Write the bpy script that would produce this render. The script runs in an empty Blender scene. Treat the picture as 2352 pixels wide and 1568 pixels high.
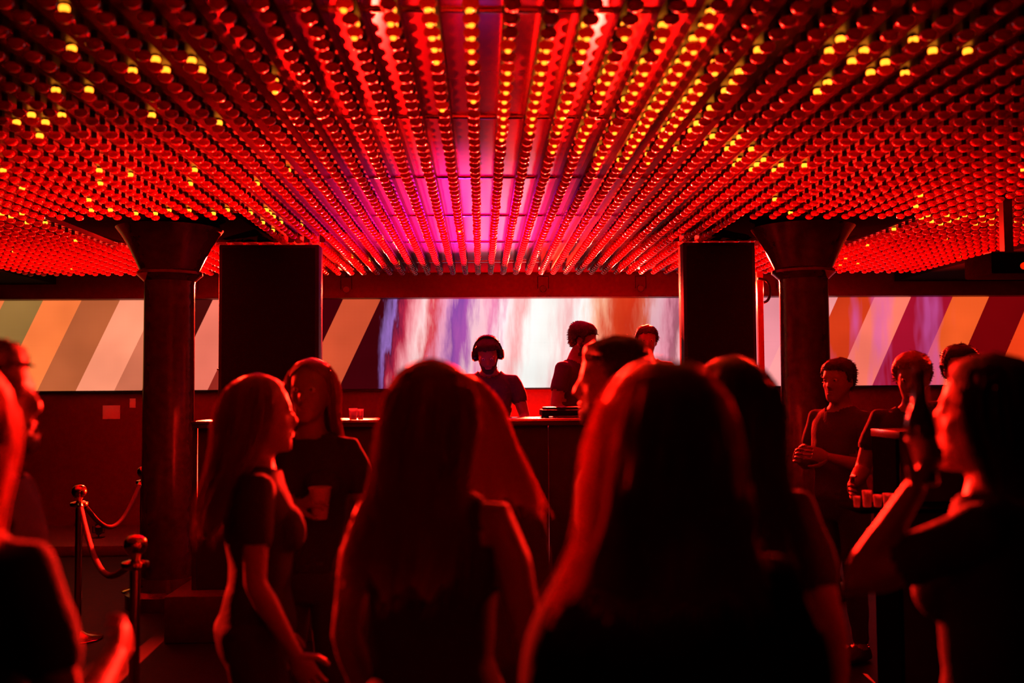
import bpy, bmesh, math, random
from mathutils import Vector, Matrix, noise
random.seed(7)
PI = math.pi
SC = bpy.context.scene
COL = SC.collection
R = math.radians

# ------------------------------------------------------------------ camera
F = 2287.0                       # focal length in pixels of the 2352 x 1568 frame
CAMZ = 1.62
YAW, PITCH, ROLL = R(1.78), R(2.73), R(-0.40)
CROT = Matrix.Rotation(-YAW, 3, 'Z') @ Matrix.Rotation(PI/2 + PITCH, 3, 'X') @ Matrix.Rotation(ROLL, 3, 'Z')
cam = bpy.data.cameras.new('camera')
camo = bpy.data.objects.new('camera', cam)
COL.objects.link(camo)
camo.matrix_world = Matrix.Translation((0, 0, CAMZ)) @ CROT.to_4x4()
cam.sensor_width = 36.0
cam.lens = F/2352*36.0
cam.clip_start = 0.05
cam.dof.use_dof = True
cam.dof.focus_distance = 8.2
cam.dof.aperture_fstop = 1.8
SC.camera = camo

def P(px, py, Y):
    """world point seen at a pixel at the given distance Y into the room"""
    d = CROT @ Vector(((px - 1176)/F, -(py - 784)/F, -1.0))
    t = Y/d.y
    return Vector((d.x*t, Y, CAMZ + d.z*t))

# ------------------------------------------------------------------ world, view, lamps
w = bpy.data.worlds.new('dark'); SC.world = w; w.use_nodes = True
w.node_tree.nodes['Background'].inputs[0].default_value = (0.02, 0.0, 0.001, 1)
w.node_tree.nodes['Background'].inputs[1].default_value = 0.03
SC.view_settings.view_transform = 'Standard'
SC.view_settings.look = 'None'
SC.view_settings.exposure = 0.0
SC.view_settings.gamma = 1.0
SC.view_settings.use_curve_mapping = False
RED = (1.0, 0.010, 0.004)
MAGENTA = (1.0, 0.002, 0.60)
ADDED_BACKLIGHTS = [   # position, aim, power, cone deg, colour: red lamps added to rim the crowd and columns from behind
    ((-3.2, 11.12, 2.74), (-1.3, 2.5, 1.5), 15000, 42, RED),
    ((-2.3, 11.12, 2.74), (-2.4, 7.5, 1.9), 9000, 40, RED),
    ((-1.5, 11.12, 2.74), (-0.6, 2.5, 1.5), 14000, 45, RED),
    ((0.7, 11.12, 2.74), (0.4, 2.5, 1.5), 14000, 45, RED),
    ((1.8, 11.12, 2.74), (0.9, 2.5, 1.5), 14000, 45, RED),
    ((2.5, 11.12, 2.74), (2.5, 7.5, 1.9), 9000, 40, RED),
    ((3.4, 11.12, 2.74), (2.0, 2.5, 1.5), 9000, 42, RED),
]
ADDED_UPLIGHTS = [      # lamps added on stage and floor to colour the ceiling and back wall
    ((-1.05, 9.7, 0.42), (-0.9, 7.8, 2.8), 1500, 80, RED),
    ((-0.22, 10.5, 0.42), (-0.25, 8.35, 2.9), 3400, 48, MAGENTA),
    ((0.55, 11.2, 0.42), (0.60, 11.5, 2.2), 650, 70, RED),
    ((1.15, 9.7, 0.42), (1.0, 7.6, 2.8), 2200, 85, RED),
    ((-4.0, 10.6, 0.22), (-3.5, 9.0, 2.8), 4200, 72, RED),
    ((4.2, 10.6, 0.12), (3.7, 9.0, 2.8), 4200, 72, RED),
    ((-1.35, 7.9, 1.0), (-3.0, 4.4, 2.8), 3800, 84, RED),
    ((1.55, 7.95, 1.0), (3.1, 4.6, 2.8), 2700, 82, RED),
]

ADDED_SIDE_LAMPS = [    # added out of view on the side soffits, narrow beams to rim the hair
    ((-5.3, 7.5, 2.55), (0.05, 1.75, 1.5), 9000, 20, RED),
    ((5.5, 7.5, 2.55), (-0.1, 2.3, 1.5), 2000, 18, RED),
]

# ------------------------------------------------------------------ helpers
def lin(c):
    c = c/255.0
    return c/12.92 if c <= 0.04045 else ((c + 0.055)/1.055)**2.4
def rgb(r, g, b): return (lin(r), lin(g), lin(b), 1.0)

MATS = {}
def mat(name, base=(0.5, 0.5, 0.5), rough=0.6, metal=0.0, spec=0.5, transl=0.0, bump=0.0, bscale=40.0, var=0.0, stretch=None, emit=None, estr=0.0, alpha_glass=0.0):
    m = bpy.data.materials.new(name); m.use_nodes = True
    nt = m.node_tree; n = nt.nodes; l = nt.links
    bs = n['Principled BSDF']; out = n['Material Output']
    bs.inputs['Base Color'].default_value = (*base, 1)
    bs.inputs['Roughness'].default_value = rough
    bs.inputs['Metallic'].default_value = metal
    bs.inputs['Specular IOR Level'].default_value = spec
    if alpha_glass: bs.inputs['Transmission Weight'].default_value = alpha_glass
    if emit:
        bs.inputs['Emission Color'].default_value = (*emit, 1)
        bs.inputs['Emission Strength'].default_value = estr
    if bump or var:
        tc = n.new('ShaderNodeTexCoord'); mp = n.new('ShaderNodeMapping')
        if stretch: mp.inputs['Scale'].default_value = stretch
        l.new(tc.outputs['Object'], mp.inputs['Vector'])
        nz = n.new('ShaderNodeTexNoise'); nz.inputs['Scale'].default_value = bscale; nz.inputs['Detail'].default_value = 3
        l.new(mp.outputs['Vector'], nz.inputs['Vector'])
        if bump:
            b = n.new('ShaderNodeBump'); b.inputs['Strength'].default_value = bump; b.inputs['Distance'].default_value = 0.01
            l.new(nz.outputs['Fac'], b.inputs['Height']); l.new(b.outputs['Normal'], bs.inputs['Normal'])
        if var:
            cr = n.new('ShaderNodeValToRGB')
            cr.color_ramp.elements[0].position = 0.3; cr.color_ramp.elements[1].position = 0.7
            cr.color_ramp.elements[0].color = (*[c*(1 - var) for c in base], 1)
            cr.color_ramp.elements[1].color = (*[min(1, c*(1 + var)) for c in base], 1)
            l.new(nz.outputs['Fac'], cr.inputs['Fac']); l.new(cr.outputs['Color'], bs.inputs['Base Color'])
    if transl:
        tr = n.new('ShaderNodeBsdfTranslucent'); tr.inputs['Color'].default_value = (*base, 1)
        mx = n.new('ShaderNodeMixShader'); mx.inputs['Fac'].default_value = transl
        l.new(bs.outputs['BSDF'], mx.inputs[1]); l.new(tr.outputs['BSDF'], mx.inputs[2])
        l.new(mx.outputs['Shader'], out.inputs['Surface'])
    MATS[name] = m
    return m

mat('floor', (0.006, 0.005, 0.005), 0.6, spec=0.2, bump=0.15, bscale=12, var=0.3)
mat('wall_red', (0.14, 0.012, 0.010), 0.55, bump=0.1, bscale=25, var=0.12)
mat('wall_dark', (0.003, 0.002, 0.002), 1.0, spec=0.0, bump=0.1, bscale=20, var=0.2)
mat('velvet_black', (0.003, 0.002, 0.002), 1.0, spec=0.0, var=0.2)
mat('soffit', (0.010, 0.006, 0.006), 0.95, spec=0.05, var=0.2, bscale=10)
mat('panel', (0.90, 0.04, 0.24), 0.15, metal=0.6, bump=0.03, bscale=3, var=0.08)
mat('seam', (0.95, 0.62, 0.68), 0.12, metal=1.0)
mat('rail', (0.030, 0.003, 0.003), 0.36, spec=0.4, var=0.15, bscale=8)
mat('column', (0.05, 0.016, 0.016), 0.25, spec=0.6, bump=0.05, bscale=16, var=0.25)
mat('black_box', (0.008, 0.006, 0.006), 0.6, spec=0.2, bump=0.2, bscale=180)
mat('grille', (0.005, 0.004, 0.004), 0.7, spec=0.1, bump=0.5, bscale=400)
mat('black_metal', (0.02, 0.018, 0.018), 0.35, metal=0.4)
mat('brass', (0.85, 0.52, 0.13), 0.18, metal=1.0, bump=0.02, bscale=30)
mat('rope', (0.16, 0.01, 0.012), 0.7, bump=0.5, bscale=200)
mat('paper', (0.82, 0.74, 0.66), 0.7, var=0.06, bscale=9)
mat('skin', (0.27, 0.135, 0.09), 0.45, spec=0.4, bump=0.08, bscale=120, var=0.06)
mat('hair_dark', (0.035, 0.018, 0.012), 0.38, transl=0.08, bump=0.6, bscale=60, var=0.4, stretch=(6, 6, 0.5))
mat('hair_dark_strand', (0.035, 0.018, 0.012), 0.4, transl=0.55)
mat('hair_brown', (0.30, 0.12, 0.05), 0.38, transl=0.08, bump=0.6, bscale=60, var=0.35, stretch=(6, 6, 0.5))
mat('hair_brown_strand', (0.30, 0.12, 0.05), 0.4, transl=0.55)
mat('hair_blonde', (0.62, 0.30, 0.12), 0.40, transl=0.08, bump=0.6, bscale=60, var=0.25, stretch=(6, 6, 0.5))
mat('hair_blonde_strand', (0.62, 0.30, 0.12), 0.4, transl=0.55)
mat('cloth_black', (0.018, 0.014, 0.015), 0.85, bump=0.3, bscale=90)
mat('cloth_charcoal', (0.05, 0.035, 0.038), 0.85, bump=0.3, bscale=90)
mat('cloth_wine', (0.12, 0.015, 0.02), 0.85, bump=0.3, bscale=90)
mat('cloth_denim', (0.03, 0.03, 0.05), 0.85, bump=0.4, bscale=140)
mat('shoe', (0.02, 0.016, 0.016), 0.4)
mat('eye', (0.55, 0.45, 0.42), 0.15)
mat('iris', (0.03, 0.015, 0.01), 0.1)
mat('lips', (0.36, 0.10, 0.09), 0.4)
mat('plastic_cup', (0.75, 0.62, 0.62), 0.2, transl=0.5)
mat('bottle_glass', (0.05, 0.03, 0.04), 0.06, spec=0.8)
mat('label_paper', (0.45, 0.45, 0.6), 0.4)
mat('clear_glass', (0.85, 0.82, 0.9), 0.05, spec=0.8, transl=0.35)
mat('counter_top', (0.10, 0.05, 0.05), 0.22, spec=0.7, var=0.1, bscale=5)
mat('counter_edge', (0.75, 0.5, 0.5), 0.2, metal=0.9)
mat('booth_front', (0.05, 0.018, 0.018), 0.5, bump=0.1, bscale=10, var=0.15)
mat('stage_deck', (0.09, 0.03, 0.03), 0.55, bump=0.1, bscale=30, var=0.2)
mat('steel', (0.6, 0.58, 0.6), 0.2, metal=1.0)
mat('lens', (0.05, 0.0, 0.0), 0.3, emit=(1, 0.01, 0.005), estr=0.05)
mat('amber', (1.0, 0.5, 0.1), 0.4, emit=(1.0, 0.25, 0.012), estr=3.6)
MATS['amber'].cycles.emission_sampling = 'NONE'
MATS['lens'].cycles.emission_sampling = 'NONE'
mat('led_small', (1.0, 0.3, 0.4), 0.4, emit=(1.0, 0.15, 0.3), estr=1.5)
mat('violet', (0.3, 0.1, 0.4), 0.4, emit=(0.55, 0.12, 0.9), estr=9.0)
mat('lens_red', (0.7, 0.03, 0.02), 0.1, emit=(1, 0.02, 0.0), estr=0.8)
mat('rim_red', (0.5, 0.03, 0.03), 0.35)
# red moulded cap of the bulbs: coloured plastic that lets light through
def bulb_mat():
    m = bpy.data.materials.new('bulb_cap'); m.use_nodes = True
    nt = m.node_tree; n = nt.nodes; l = nt.links
    bs = n['Principled BSDF']; bs.inputs['Base Color'].default_value = (0.62, 0.014, 0.007, 1)
    bs.inputs['Roughness'].default_value = 0.16; bs.inputs['Specular IOR Level'].default_value = 0.7
    tr = n.new('ShaderNodeBsdfTranslucent'); tr.inputs['Color'].default_value = (0.7, 0.02, 0.008, 1)
    mx = n.new('ShaderNodeMixShader'); mx.inputs['Fac'].default_value = 0.35
    l.new(bs.outputs['BSDF'], mx.inputs[1]); l.new(tr.outputs['BSDF'], mx.inputs[2])
    l.new(mx.outputs['Shader'], n['Material Output'].inputs['Surface'])
    MATS['bulb_cap'] = m
bulb_mat()

class MB:
    """collects shapes for ONE mesh"""
    def __init__(s): s.v = []; s.f = []; s.mi = []; s.m = 0
    def add(s, vs, fs):
        o = len(s.v); s.v += [tuple(v) for v in vs]
        s.f += [tuple(i + o for i in f) for f in fs]; s.mi += [s.m]*len(fs)
    def box(s, a, b, M=None, bev=0.0):
        x0, y0, z0 = a; x1, y1, z1 = b
        if bev <= 0:
            vs = [(x, y, z) for x in (x0, x1) for y in (y0, y1) for z in (z0, z1)]
            fs = [(0, 1, 3, 2), (4, 6, 7, 5), (0, 4, 5, 1), (2, 3, 7, 6), (0, 2, 6, 4), (1, 5, 7, 3)]
        else:
            bm = bmesh.new(); bmesh.ops.create_cube(bm, size=1.0)
            for v in bm.verts:
                v.co = Vector(((x0 + x1)/2 + v.co.x*(x1 - x0), (y0 + y1)/2 + v.co.y*(y1 - y0), (z0 + z1)/2 + v.co.z*(z1 - z0)))
            bmesh.ops.bevel(bm, geom=bm.edges[:], offset=bev, segments=2, affect='EDGES', profile=0.5)
            bm.verts.index_update()
            vs = [v.co.copy() for v in bm.verts]; fs = [[v.index for v in f.verts] for f in bm.faces]; bm.free()
        if M is not None: vs = [M @ Vector(v) for v in vs]
        s.add(vs, fs)
    def loft(s, rings, cap=True, closed=True):
        n = len(rings[0]); vs = [p for r in rings for p in r]; fs = []
        for i in range(len(rings) - 1):
            for j in range(n if closed else n - 1):
                k = (j + 1) % n
                fs.append((i*n + j, i*n + k, (i + 1)*n + k, (i + 1)*n + j))
        if cap:
            fs.append(tuple(range(n - 1, -1, -1)))
            fs.append(tuple((len(rings) - 1)*n + j for j in range(n)))
        s.add(vs, fs)
    def lathe(s, prof, n=16, M=None):
        rings = [[Vector((r*math.cos(2*PI*j/n), r*math.sin(2*PI*j/n), z)) for j in range(n)] for r, z in prof]
        if M is not None: rings = [[M @ p for p in r] for r in rings]
        s.loft(rings)
    def tube(s, pts, rad, n=8, flat=1.0, up=None):
        pts = [Vector(p) for p in pts]
        if not hasattr(rad, '__len__'): rad = [rad]*len(pts)
        rings = []; u = None
        for i, p in enumerate(pts):
            d = (pts[min(i + 1, len(pts) - 1)] - pts[max(i - 1, 0)]).normalized()
            if u is None:
                ref = Vector(up) if up else (Vector((0, 0, 1)) if abs(d.z) < 0.9 else Vector((0, 1, 0)))
                u = (ref - d*ref.dot(d)).normalized()
            else:
                u = (u - d*u.dot(d)).normalized()
            v = d.cross(u)
            rings.append([p + u*(math.cos(2*PI*j/n)*rad[i]*flat) + v*(math.sin(2*PI*j/n)*rad[i]) for j in range(n)])
        s.loft(rings)
    def ell(s, c, r, n=14, k=9, M=None):
        vs = []; c = Vector(c)
        rings = []
        for i in range(1, k):
            a = PI*i/k
            rings.append([Vector((r[0]*math.sin(a)*math.cos(2*PI*j/n), r[1]*math.sin(a)*math.sin(2*PI*j/n), -r[2]*math.cos(a))) for j in range(n)])
        pts = [Vector((0, 0, -r[2]))] + [p for q in rings for p in q] + [Vector((0, 0, r[2]))]
        fs = []
        for j in range(n):
            fs.append((0, 1 + (j + 1) % n, 1 + j))
            for i in range(k - 2):
                a = 1 + i*n; fs.append((a + j, a + (j + 1) % n, a + n + (j + 1) % n, a + n + j))
            a = 1 + (k - 2)*n; fs.append((a + j, a + (j + 1) % n, len(pts) - 1))
        if M is not None: pts = [M @ p for p in pts]
        s.add([p + c for p in pts], fs)
    def mesh(s, name, mats, smooth=True):
        me = bpy.data.meshes.new(name); me.from_pydata(s.v, [], s.f); me.update()
        for m in (mats if isinstance(mats, (list, tuple)) else [mats]): me.materials.append(MATS[m])
        me.polygons.foreach_set('material_index', s.mi)
        if smooth:
            me.polygons.foreach_set('use_smooth', [True]*len(me.polygons))
            try: me.set_sharp_from_angle(angle=R(38))
            except Exception: pass
        return me
    def build(s, name, mats, parent=None, smooth=True, M=None):
        o = bpy.data.objects.new(name, s.mesh(name, mats, smooth)); COL.objects.link(o)
        if M is not None: o.matrix_world = M
        if parent: o.parent = parent
        return o

def tag(o, label=None, cat=None, group=None, kind=None):
    if label: o['label'] = label
    if cat: o['category'] = cat
    if group: o['group'] = group
    if kind: o['kind'] = kind
    return o
def empty(name, loc=(0, 0, 0), rz=0.0):
    o = bpy.data.objects.new(name, None); COL.objects.link(o)
    o.empty_display_size = 0.1; o.location = loc; o.rotation_euler = (0, 0, rz)
    return o
def inst(name, mesh, parent, loc=(0, 0, 0)):
    o = bpy.data.objects.new(name, mesh); COL.objects.link(o); o.parent = parent; o.location = loc
    return o
def boxobj(name, a, b, m, parent=None, bev=0.0):
    q = MB(); q.box(a, b, bev=bev); return q.build(name, m, parent)

# ------------------------------------------------------------------ the room
TIP = CAMZ + 1.20            # lowest point of the bulbs
PAN = TIP + 0.125            # glossy ceiling panels
YB = 11.5                    # screen plane
XL, XR = -7.2, 7.6
tag(boxobj('floor', (XL, -3.2, -0.2), (XR, 11.9, 0.0), 'floor'), kind='structure')
tag(boxobj('wall_left', (XL - 0.2, -3.2, 0), (XL, 11.9, 3.3), 'wall_dark'), kind='structure')
tag(boxobj('wall_right', (XR, -3.2, 0), (XR + 0.2, 11.9, 3.3), 'wall_dark'), kind='structure')
tag(boxobj('wall_rear', (XL, -3.4, 0), (XR, -3.2, 3.3), 'wall_dark'), kind='structure')
tag(boxobj('wall_back', (XL, 11.62, 0), (XR, 11.9, 3.3), 'wall_red'), kind='structure')
ceil = tag(boxobj('ceiling', (XL, -3.2, PAN + 0.05), (XR, 11.9, 3.5), 'soffit'), kind='structure')
FX = 4.72                    # half width of the bulb field
FY0, FY1 = 2.1, 10.56
tag(boxobj('trim_1', (XL, -3.2, TIP + 0.01), (-FX - 0.05, 11.3, PAN + 0.05), 'soffit'), kind='structure')
tag(boxobj('trim_2', (FX + 0.05, -3.2, TIP + 0.01), (XR, 11.3, PAN + 0.05), 'soffit'), kind='structure')
tag(boxobj('trim_3', (XL, 11.3, 2.665), (XR, 11.62, PAN + 0.05), 'wall_red'), kind='structure')       # header over the screen
# glossy panels, one piece each, with bright joint strips between the rows
seams = [0.68, 2.05, 3.42, 4.79, 6.16, 7.53, 8.90, 10.27, 11.28]
cw = 0.1324*9
x0 = -0.028 - cw*4
for a, b in zip(seams[:-1], seams[1:]):
    q = MB(); q.box((0.004, 0.012, 0), (cw - 0.004, b - a - 0.012, 0.02))
    me = q.mesh('ceiling_panel', 'panel', False)
    for c in range(8):
        inst('ceiling_panel', me, ceil, (x0 + c*cw, a, PAN))
for a in seams[1:-1]:
    q = MB(); q.tube([(-FX, a, PAN + 0.002), (FX, a, PAN + 0.002)], 0.016, 12); q.build('joint_strip', 'seam', ceil)

# ------------------------------------------------------------------ columns
def column(X, Y, label):
    t = tag(empty('column', (X, Y, 0)), label, 'column', 'round columns either side of the booth')
    q = MB(); q.lathe([(0.30, 0), (0.30, 0.10), (0.24, 0.13), (0.215, 0.22)], 40); q.build('base', 'column', t)
    q = MB(); q.lathe([(0.192, 0.2), (0.190, 1.4), (0.186, 2.44), (0.19, 2.47)], 48); q.build('shaft', 'column', t)
    q = MB(); q.lathe([(0.19, 2.465), (0.232, 2.505), (0.245, 2.515), (0.245, 2.535), (0.225, 2.55)], 48); q.build('collar', 'column', t)
    q = MB(); q.lathe([(0.222, 2.55), (0.235, 2.58), (0.268, 2.65), (0.31, 2.74), (0.36, 2.82), (0.40, 2.872)], 48); q.build('capital', 'column', t)
    q = MB(); q.box((-0.66, -0.66, 2.872), (0.66, 0.66, PAN - 0.001), bev=0.008); q.build('slab', 'velvet_black', t)
    return t
CL = Vector((-2.43, 7.75, 0)); CR = Vector((2.53, 7.75, 0))
CL.x = P(388, 850, 7.75).x; CR.x = P(1850, 850, 7.75).x
column(CL.x, CL.y, 'dark round column with flared capital left of the booth, beside the brass posts')
column(CR.x, CR.y, 'dark round column with flared capital right of the booth, near the two men')

# ------------------------------------------------------------------ bulb strips
PX, PY = 0.1324, 0.126
SPK = []                     # footprints kept clear of bulbs: xmin,xmax,ymin,ymax
for c in (CL, CR): SPK.append((c.x - 0.70, c.x + 0.70, c.y - 0.68, c.y + 0.68))
SPL = (P(500, 800, 8.22).x, P(741, 800, 8.44).x, 8.22, 8.44); SPR = (P(1561, 800, 8.44).x, P(1740, 800, 8.22).x, 8.22, 8.44)
for b in (SPL, SPR): SPK.append((b[0] - 0.05, b[1] + 0.05, b[2] - 0.05, b[3] + 0.05))
def blocked(x, y): return any(a <= x <= b and c <= y <= d for a, b, c, d in SPK)
def bulb_shape(q, n=10):
    q.m = 0
    q.lathe([(0.001, 0.0), (0.015, 0.002), (0.0255, 0.009), (0.0305, 0.020), (0.027, 0.030), (0.0155, 0.036)], n)
q = MB(); bulb_shape(q); BULB = q.mesh('bulb', 'bulb_cap')
q = MB(); q.lathe([(0.0135, 0.0355), (0.0135, 0.066)], 8); SOCK = q.mesh('socket', 'rail')
q = MB(); q.lathe([(0.001, -0.009), (0.008, -0.006), (0.0115, 0.002), (0.008, 0.010), (0.006, 0.014), (0.006, 0.037), (0.0165, 0.044), (0.0165, 0.051), (0.0137, 0.057)], 10); CORE = q.mesh('glowing_lamp', 'amber')
q = MB(); q.lathe([(0.0137, 0.036), (0.0175, 0.043), (0.0175, 0.052), (0.0137, 0.058)], 10); CORE2 = q.mesh('glowing_lamp', 'amber')
def lit(k, y):
    r = random.random()
    yy = 893 - F*1.2/y
    if k == 0: return (yy < 150 and r < .95) or (195 < yy < 235 and r < .7)
    if k == -1: return (yy < 148 and r < .95) or (r < .04)
    if k == -2: return (20 < yy < 90 and r < .7)
    if k == -3: return (yy < 80 and r < .7)
    if k in (1, 2): return 90 < yy < 315 and r < .85
    if k in (3, 4): return 25 < yy < 345 and r < .72
    if k in (5, 6): return 20 < yy < 385 and r < .74
    if k in (7, 8): return 110 < yy < 370 and r < .7
    if k in (9, 10): return (90 < yy < 180 and r < .7) or (320 < yy < 365 and r < .85)
    if k in (11, 12): return (85 < yy < 230 and r < .6) or (345 < yy < 415 and r < .6)
    if k in (13, 14): return (90 < yy < 250 and r < .4) or (370 < yy < 410 and r < .6)
    if k in (-9, -8, -10): return (140 < yy < 195 and r < .6) or (r < .03)
    if k < -10 and 280 < yy < 305: return r < .5
    if k < -8 and 490 < yy < 525: return r < .5
    if k > 8 and 505 < yy < 530: return r < .5
    if k < -14 and 400 < yy < 445: return r < .16
    return r < .018
ORD = lambda n: '%d%s' % (n, 'th' if 10 <= n % 100 <= 20 else {1: 'st', 2: 'nd', 3: 'rd'}.get(n % 10, 'th'))
NY = int((FY1 - FY0)/PY)
for k in range(-35, 36):
    X = -0.028 + k*PX
    if abs(X) > FX - 0.03: continue
    lab = ('ceiling strip of red bulbs running straight towards the man in headphones' if k == 0 else
           'ceiling strip of red bulbs, %s %s of the one towards the man in headphones' % (ORD(abs(k)), 'left' if k < 0 else 'right'))
    t = tag(empty('light_strip', (X, FY0, TIP)), lab, 'light strip', 'parallel strips of red bulbs on the ceiling')
    # the rail is cut where a column slab or a cabinet takes its place
    ys = [FY0 - 0.05]; segs = []
    y = FY0 - 0.05; start = y; 
    while y < FY1 + 0.04:
        if blocked(X, y):
            if start is not None: segs.append((start, y)); start = None
        elif start is None: start = y
        y += 0.02
    if start is not None: segs.append((start, FY1 + 0.04))
    q = MB()
    for a, b in segs: q.box((-0.025, a - FY0, 0.064), (0.025, b - FY0, 0.1245))
    q.build('rail', 'rail', t, smooth=False)
    far = MB(); sk = MB()
    for j in range(NY):
        y = j*PY + random.uniform(-.004, .004); jx = random.uniform(-.003, .003)
        if blocked(X, FY0 + y): continue
        on = lit(k, FY0 + y)
        if FY0 + y < 8.0:
            b = inst('bulb', BULB, t, (jx, y, random.uniform(-.002, .002)))
            b.rotation_euler = (random.uniform(-.07, .07), random.uniform(-.07, .07), random.uniform(0, 6))
            if on: inst('glowing_lamp', CORE if -6 <= k <= 7 else CORE2, b)
            sk.lathe([(0.0135, 0.0355), (0.0135, 0.066)], 6, Matrix.Translation((jx, y, 0)))
        else:
            far.m = 0
            far.lathe([(0.001, 0.0), (0.018, 0.003), (0.0305, 0.017), (0.027, 0.030), (0.014, 0.036), (0.0135, 0.066)], 8, Matrix.Translation((jx, y, 0)))
            if on:
                far.m = 1; far.lathe([(0.0137, 0.038), (0.0165, 0.044), (0.0165, 0.051), (0.0137, 0.057)], 8, Matrix.Translation((jx, y, 0)))
    if sk.v: tag(sk.build('sockets', 'rail', t), kind='stuff')
    if far.v: tag(far.build('distant_bulbs', ['bulb_cap', 'amber'], t), kind='stuff')

# ------------------------------------------------------------------ LED screen
def screen_mat():
    m = bpy.data.materials.new('screen_picture'); m.use_nodes = True
    nt = m.node_tree; n = nt.nodes; l = nt.links; n.clear()
    out = n.new('ShaderNodeOutputMaterial')
    geo = n.new('ShaderNodeNewGeometry'); sep = n.new('ShaderNodeSeparateXYZ'); l.new(geo.outputs['Position'], sep.inputs[0])
    def math_(op, a, b=None, c=None):
        q = n.new('ShaderNodeMath'); q.operation = op
        for i, v in enumerate((a, b, c)):
            if v is None: continue
            if isinstance(v, (int, float)): q.inputs[i].default_value = v
            else: l.new(v, q.inputs[i])
        return q.outputs[0]
    X = sep.outputs['X']; Z = sep.outputs['Z']
    zm = P(1104, 790, YB).z
    zz = math_('SUBTRACT', Z, zm)
    def ramp(fac, stops, lo, hi, inter):
        f = math_('DIVIDE', math_('SUBTRACT', fac, lo), hi - lo)
        r = n.new('ShaderNodeValToRGB'); cr = r.color_ramp; cr.interpolation = inter
        while len(cr.elements) > 1: cr.elements.remove(cr.elements[-1])
        for i, (px, c) in enumerate(stops):
            p = (P(px, 790, YB).x - lo)/(hi - lo)
            e = cr.elements[0] if i == 0 else cr.elements.new(min(1, max(0, p)))
            e.position = min(1, max(0, p)); e.color = rgb(*c)
        l.new(f, r.inputs['Fac']); return r.outputs['Color']
    lo, hi = P(-400, 790, YB).x, P(2750, 790, YB).x
    # slanted stripes
    nz0 = n.new('ShaderNodeTexNoise'); nz0.inputs['Scale'].default_value = 1.4; nz0.inputs['Detail'].default_value = 2
    l.new(geo.outputs['Position'], nz0.inputs['Vector'])
    s = math_('SUBTRACT', X, math_('MULTIPLY', zz, 0.47))
    A = ramp(s, [(-400, (120, 90, 40)), (-140, (235, 115, 60)), (-50, (150, 108, 55)), (40, (255, 124, 62)), (126, (184, 92, 52)), (217, (255, 148, 112)),
                 (300, (204, 108, 78)), (372, (70, 10, 8)), (430, (240, 118, 96)), (520, (150, 40, 30)), (640, (60, 0, 6)), (728, (204, 78, 46)), (825, (62, 2, 8)),
                 (1560, (232, 140, 150)), (1790, (244, 150, 150)), (1873, (206, 56, 22)), (1959, (246, 116, 96)), (2046, (158, 14, 40)), (2133, (232, 86, 34)), (2221, (112, 2, 6)),
                 (2312, (240, 62, 22)), (2400, (120, 4, 8)), (2490, (236, 84, 34))], lo, hi, 'CONSTANT')
    # soft drapery in the middle
    mp = n.new('ShaderNodeMapping'); mp.inputs['Scale'].default_value = (3.2, 1, 0.55); mp.inputs['Rotation'].default_value = (0, R(-14), 0)
    l.new(geo.outputs['Position'], mp.inputs['Vector'])
    nz = n.new('ShaderNodeTexNoise'); nz.inputs['Scale'].default_value = 2.6; nz.inputs['Detail'].default_value = 4; nz.inputs['Roughness'].default_value = 0.6
    l.new(mp.outputs['Vector'], nz.inputs['Vector'])
    wob = math_('MULTIPLY', math_('SUBTRACT', nz.outputs['Fac'], 0.5), 0.42)
    s2 = math_('ADD', math_('SUBTRACT', X, math_('MULTIPLY', zz, 0.16)), wob)
    B = ramp(s2, [(800, (62, 2, 8)), (868, (70, 4, 16)), (880, (150, 110, 190)), (894, (150, 100, 180)), (900, (96, 0, 24)), (915, (190, 40, 70)), (935, (236, 140, 150)), (962, (255, 205, 205)),
                  (985, (214, 60, 70)), (1012, (238, 160, 190)), (1036, (140, 70, 160)), (1062, (176, 84, 170)), (1090, (255, 205, 210)), (1125, (226, 120, 165)), (1150, (255, 236, 236)),
                  (1185, (250, 170, 170)), (1215, (255, 255, 250)), (1262, (255, 246, 240)), (1295, (250, 190, 190)), (1330, (255, 255, 252)), (1362, (255, 176, 140)), (1395, (214, 62, 30)),
                  (1440, (204, 46, 20)), (1466, (220, 96, 70)), (1495, (236, 186, 196)), (1525, (226, 140, 160)), (1548, (130, 40, 70)), (1560, (238, 170, 176)), (1640, (230, 140, 150))], lo, hi, 'LINEAR')
    def mask(px0, px1):
        mr = n.new('ShaderNodeMapRange'); mr.interpolation_type = 'SMOOTHSTEP'
        l.new(math_('ADD', X, math_('MULTIPLY', wob, 0.3)), mr.inputs['Value'])
        mr.inputs['From Min'].default_value = P(px0, 790, YB).x; mr.inputs['From Max'].default_value = P(px1, 790, YB).x
        return mr.outputs['Result']
    def mixc(f, a, b, mode='MIX'):
        q = n.new('ShaderNodeMix'); q.data_type = 'RGBA'; q.blend_type = mode
        if isinstance(f, (int, float)): q.inputs['Factor'].default_value = f
        else: l.new(f, q.inputs['Factor'])
        for v, i in ((a, 6), (b, 7)):
            if isinstance(v, tuple): q.inputs[i].default_value = v
            else: l.new(v, q.inputs[i])
        return q.outputs[2]
    c = mixc(math_('MULTIPLY', mask(866, 882), math_('SUBTRACT', 1.0, mask(1580, 1620))), A, B)
    # drifting drapes over the right hand stripes, pale and purple
    mp2 = n.new('ShaderNodeMapping'); mp2.inputs['Scale'].default_value = (1.9, 1, 0.35); mp2.inputs['Rotation'].default_value = (0, R(17), 0)
    l.new(geo.outputs['Position'], mp2.inputs['Vector'])
    nz2 = n.new('ShaderNodeTexNoise'); nz2.inputs['Scale'].default_value = 1.7; nz2.inputs['Detail'].default_value = 3
    l.new(mp2.outputs['Vector'], nz2.inputs['Vector'])
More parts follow.
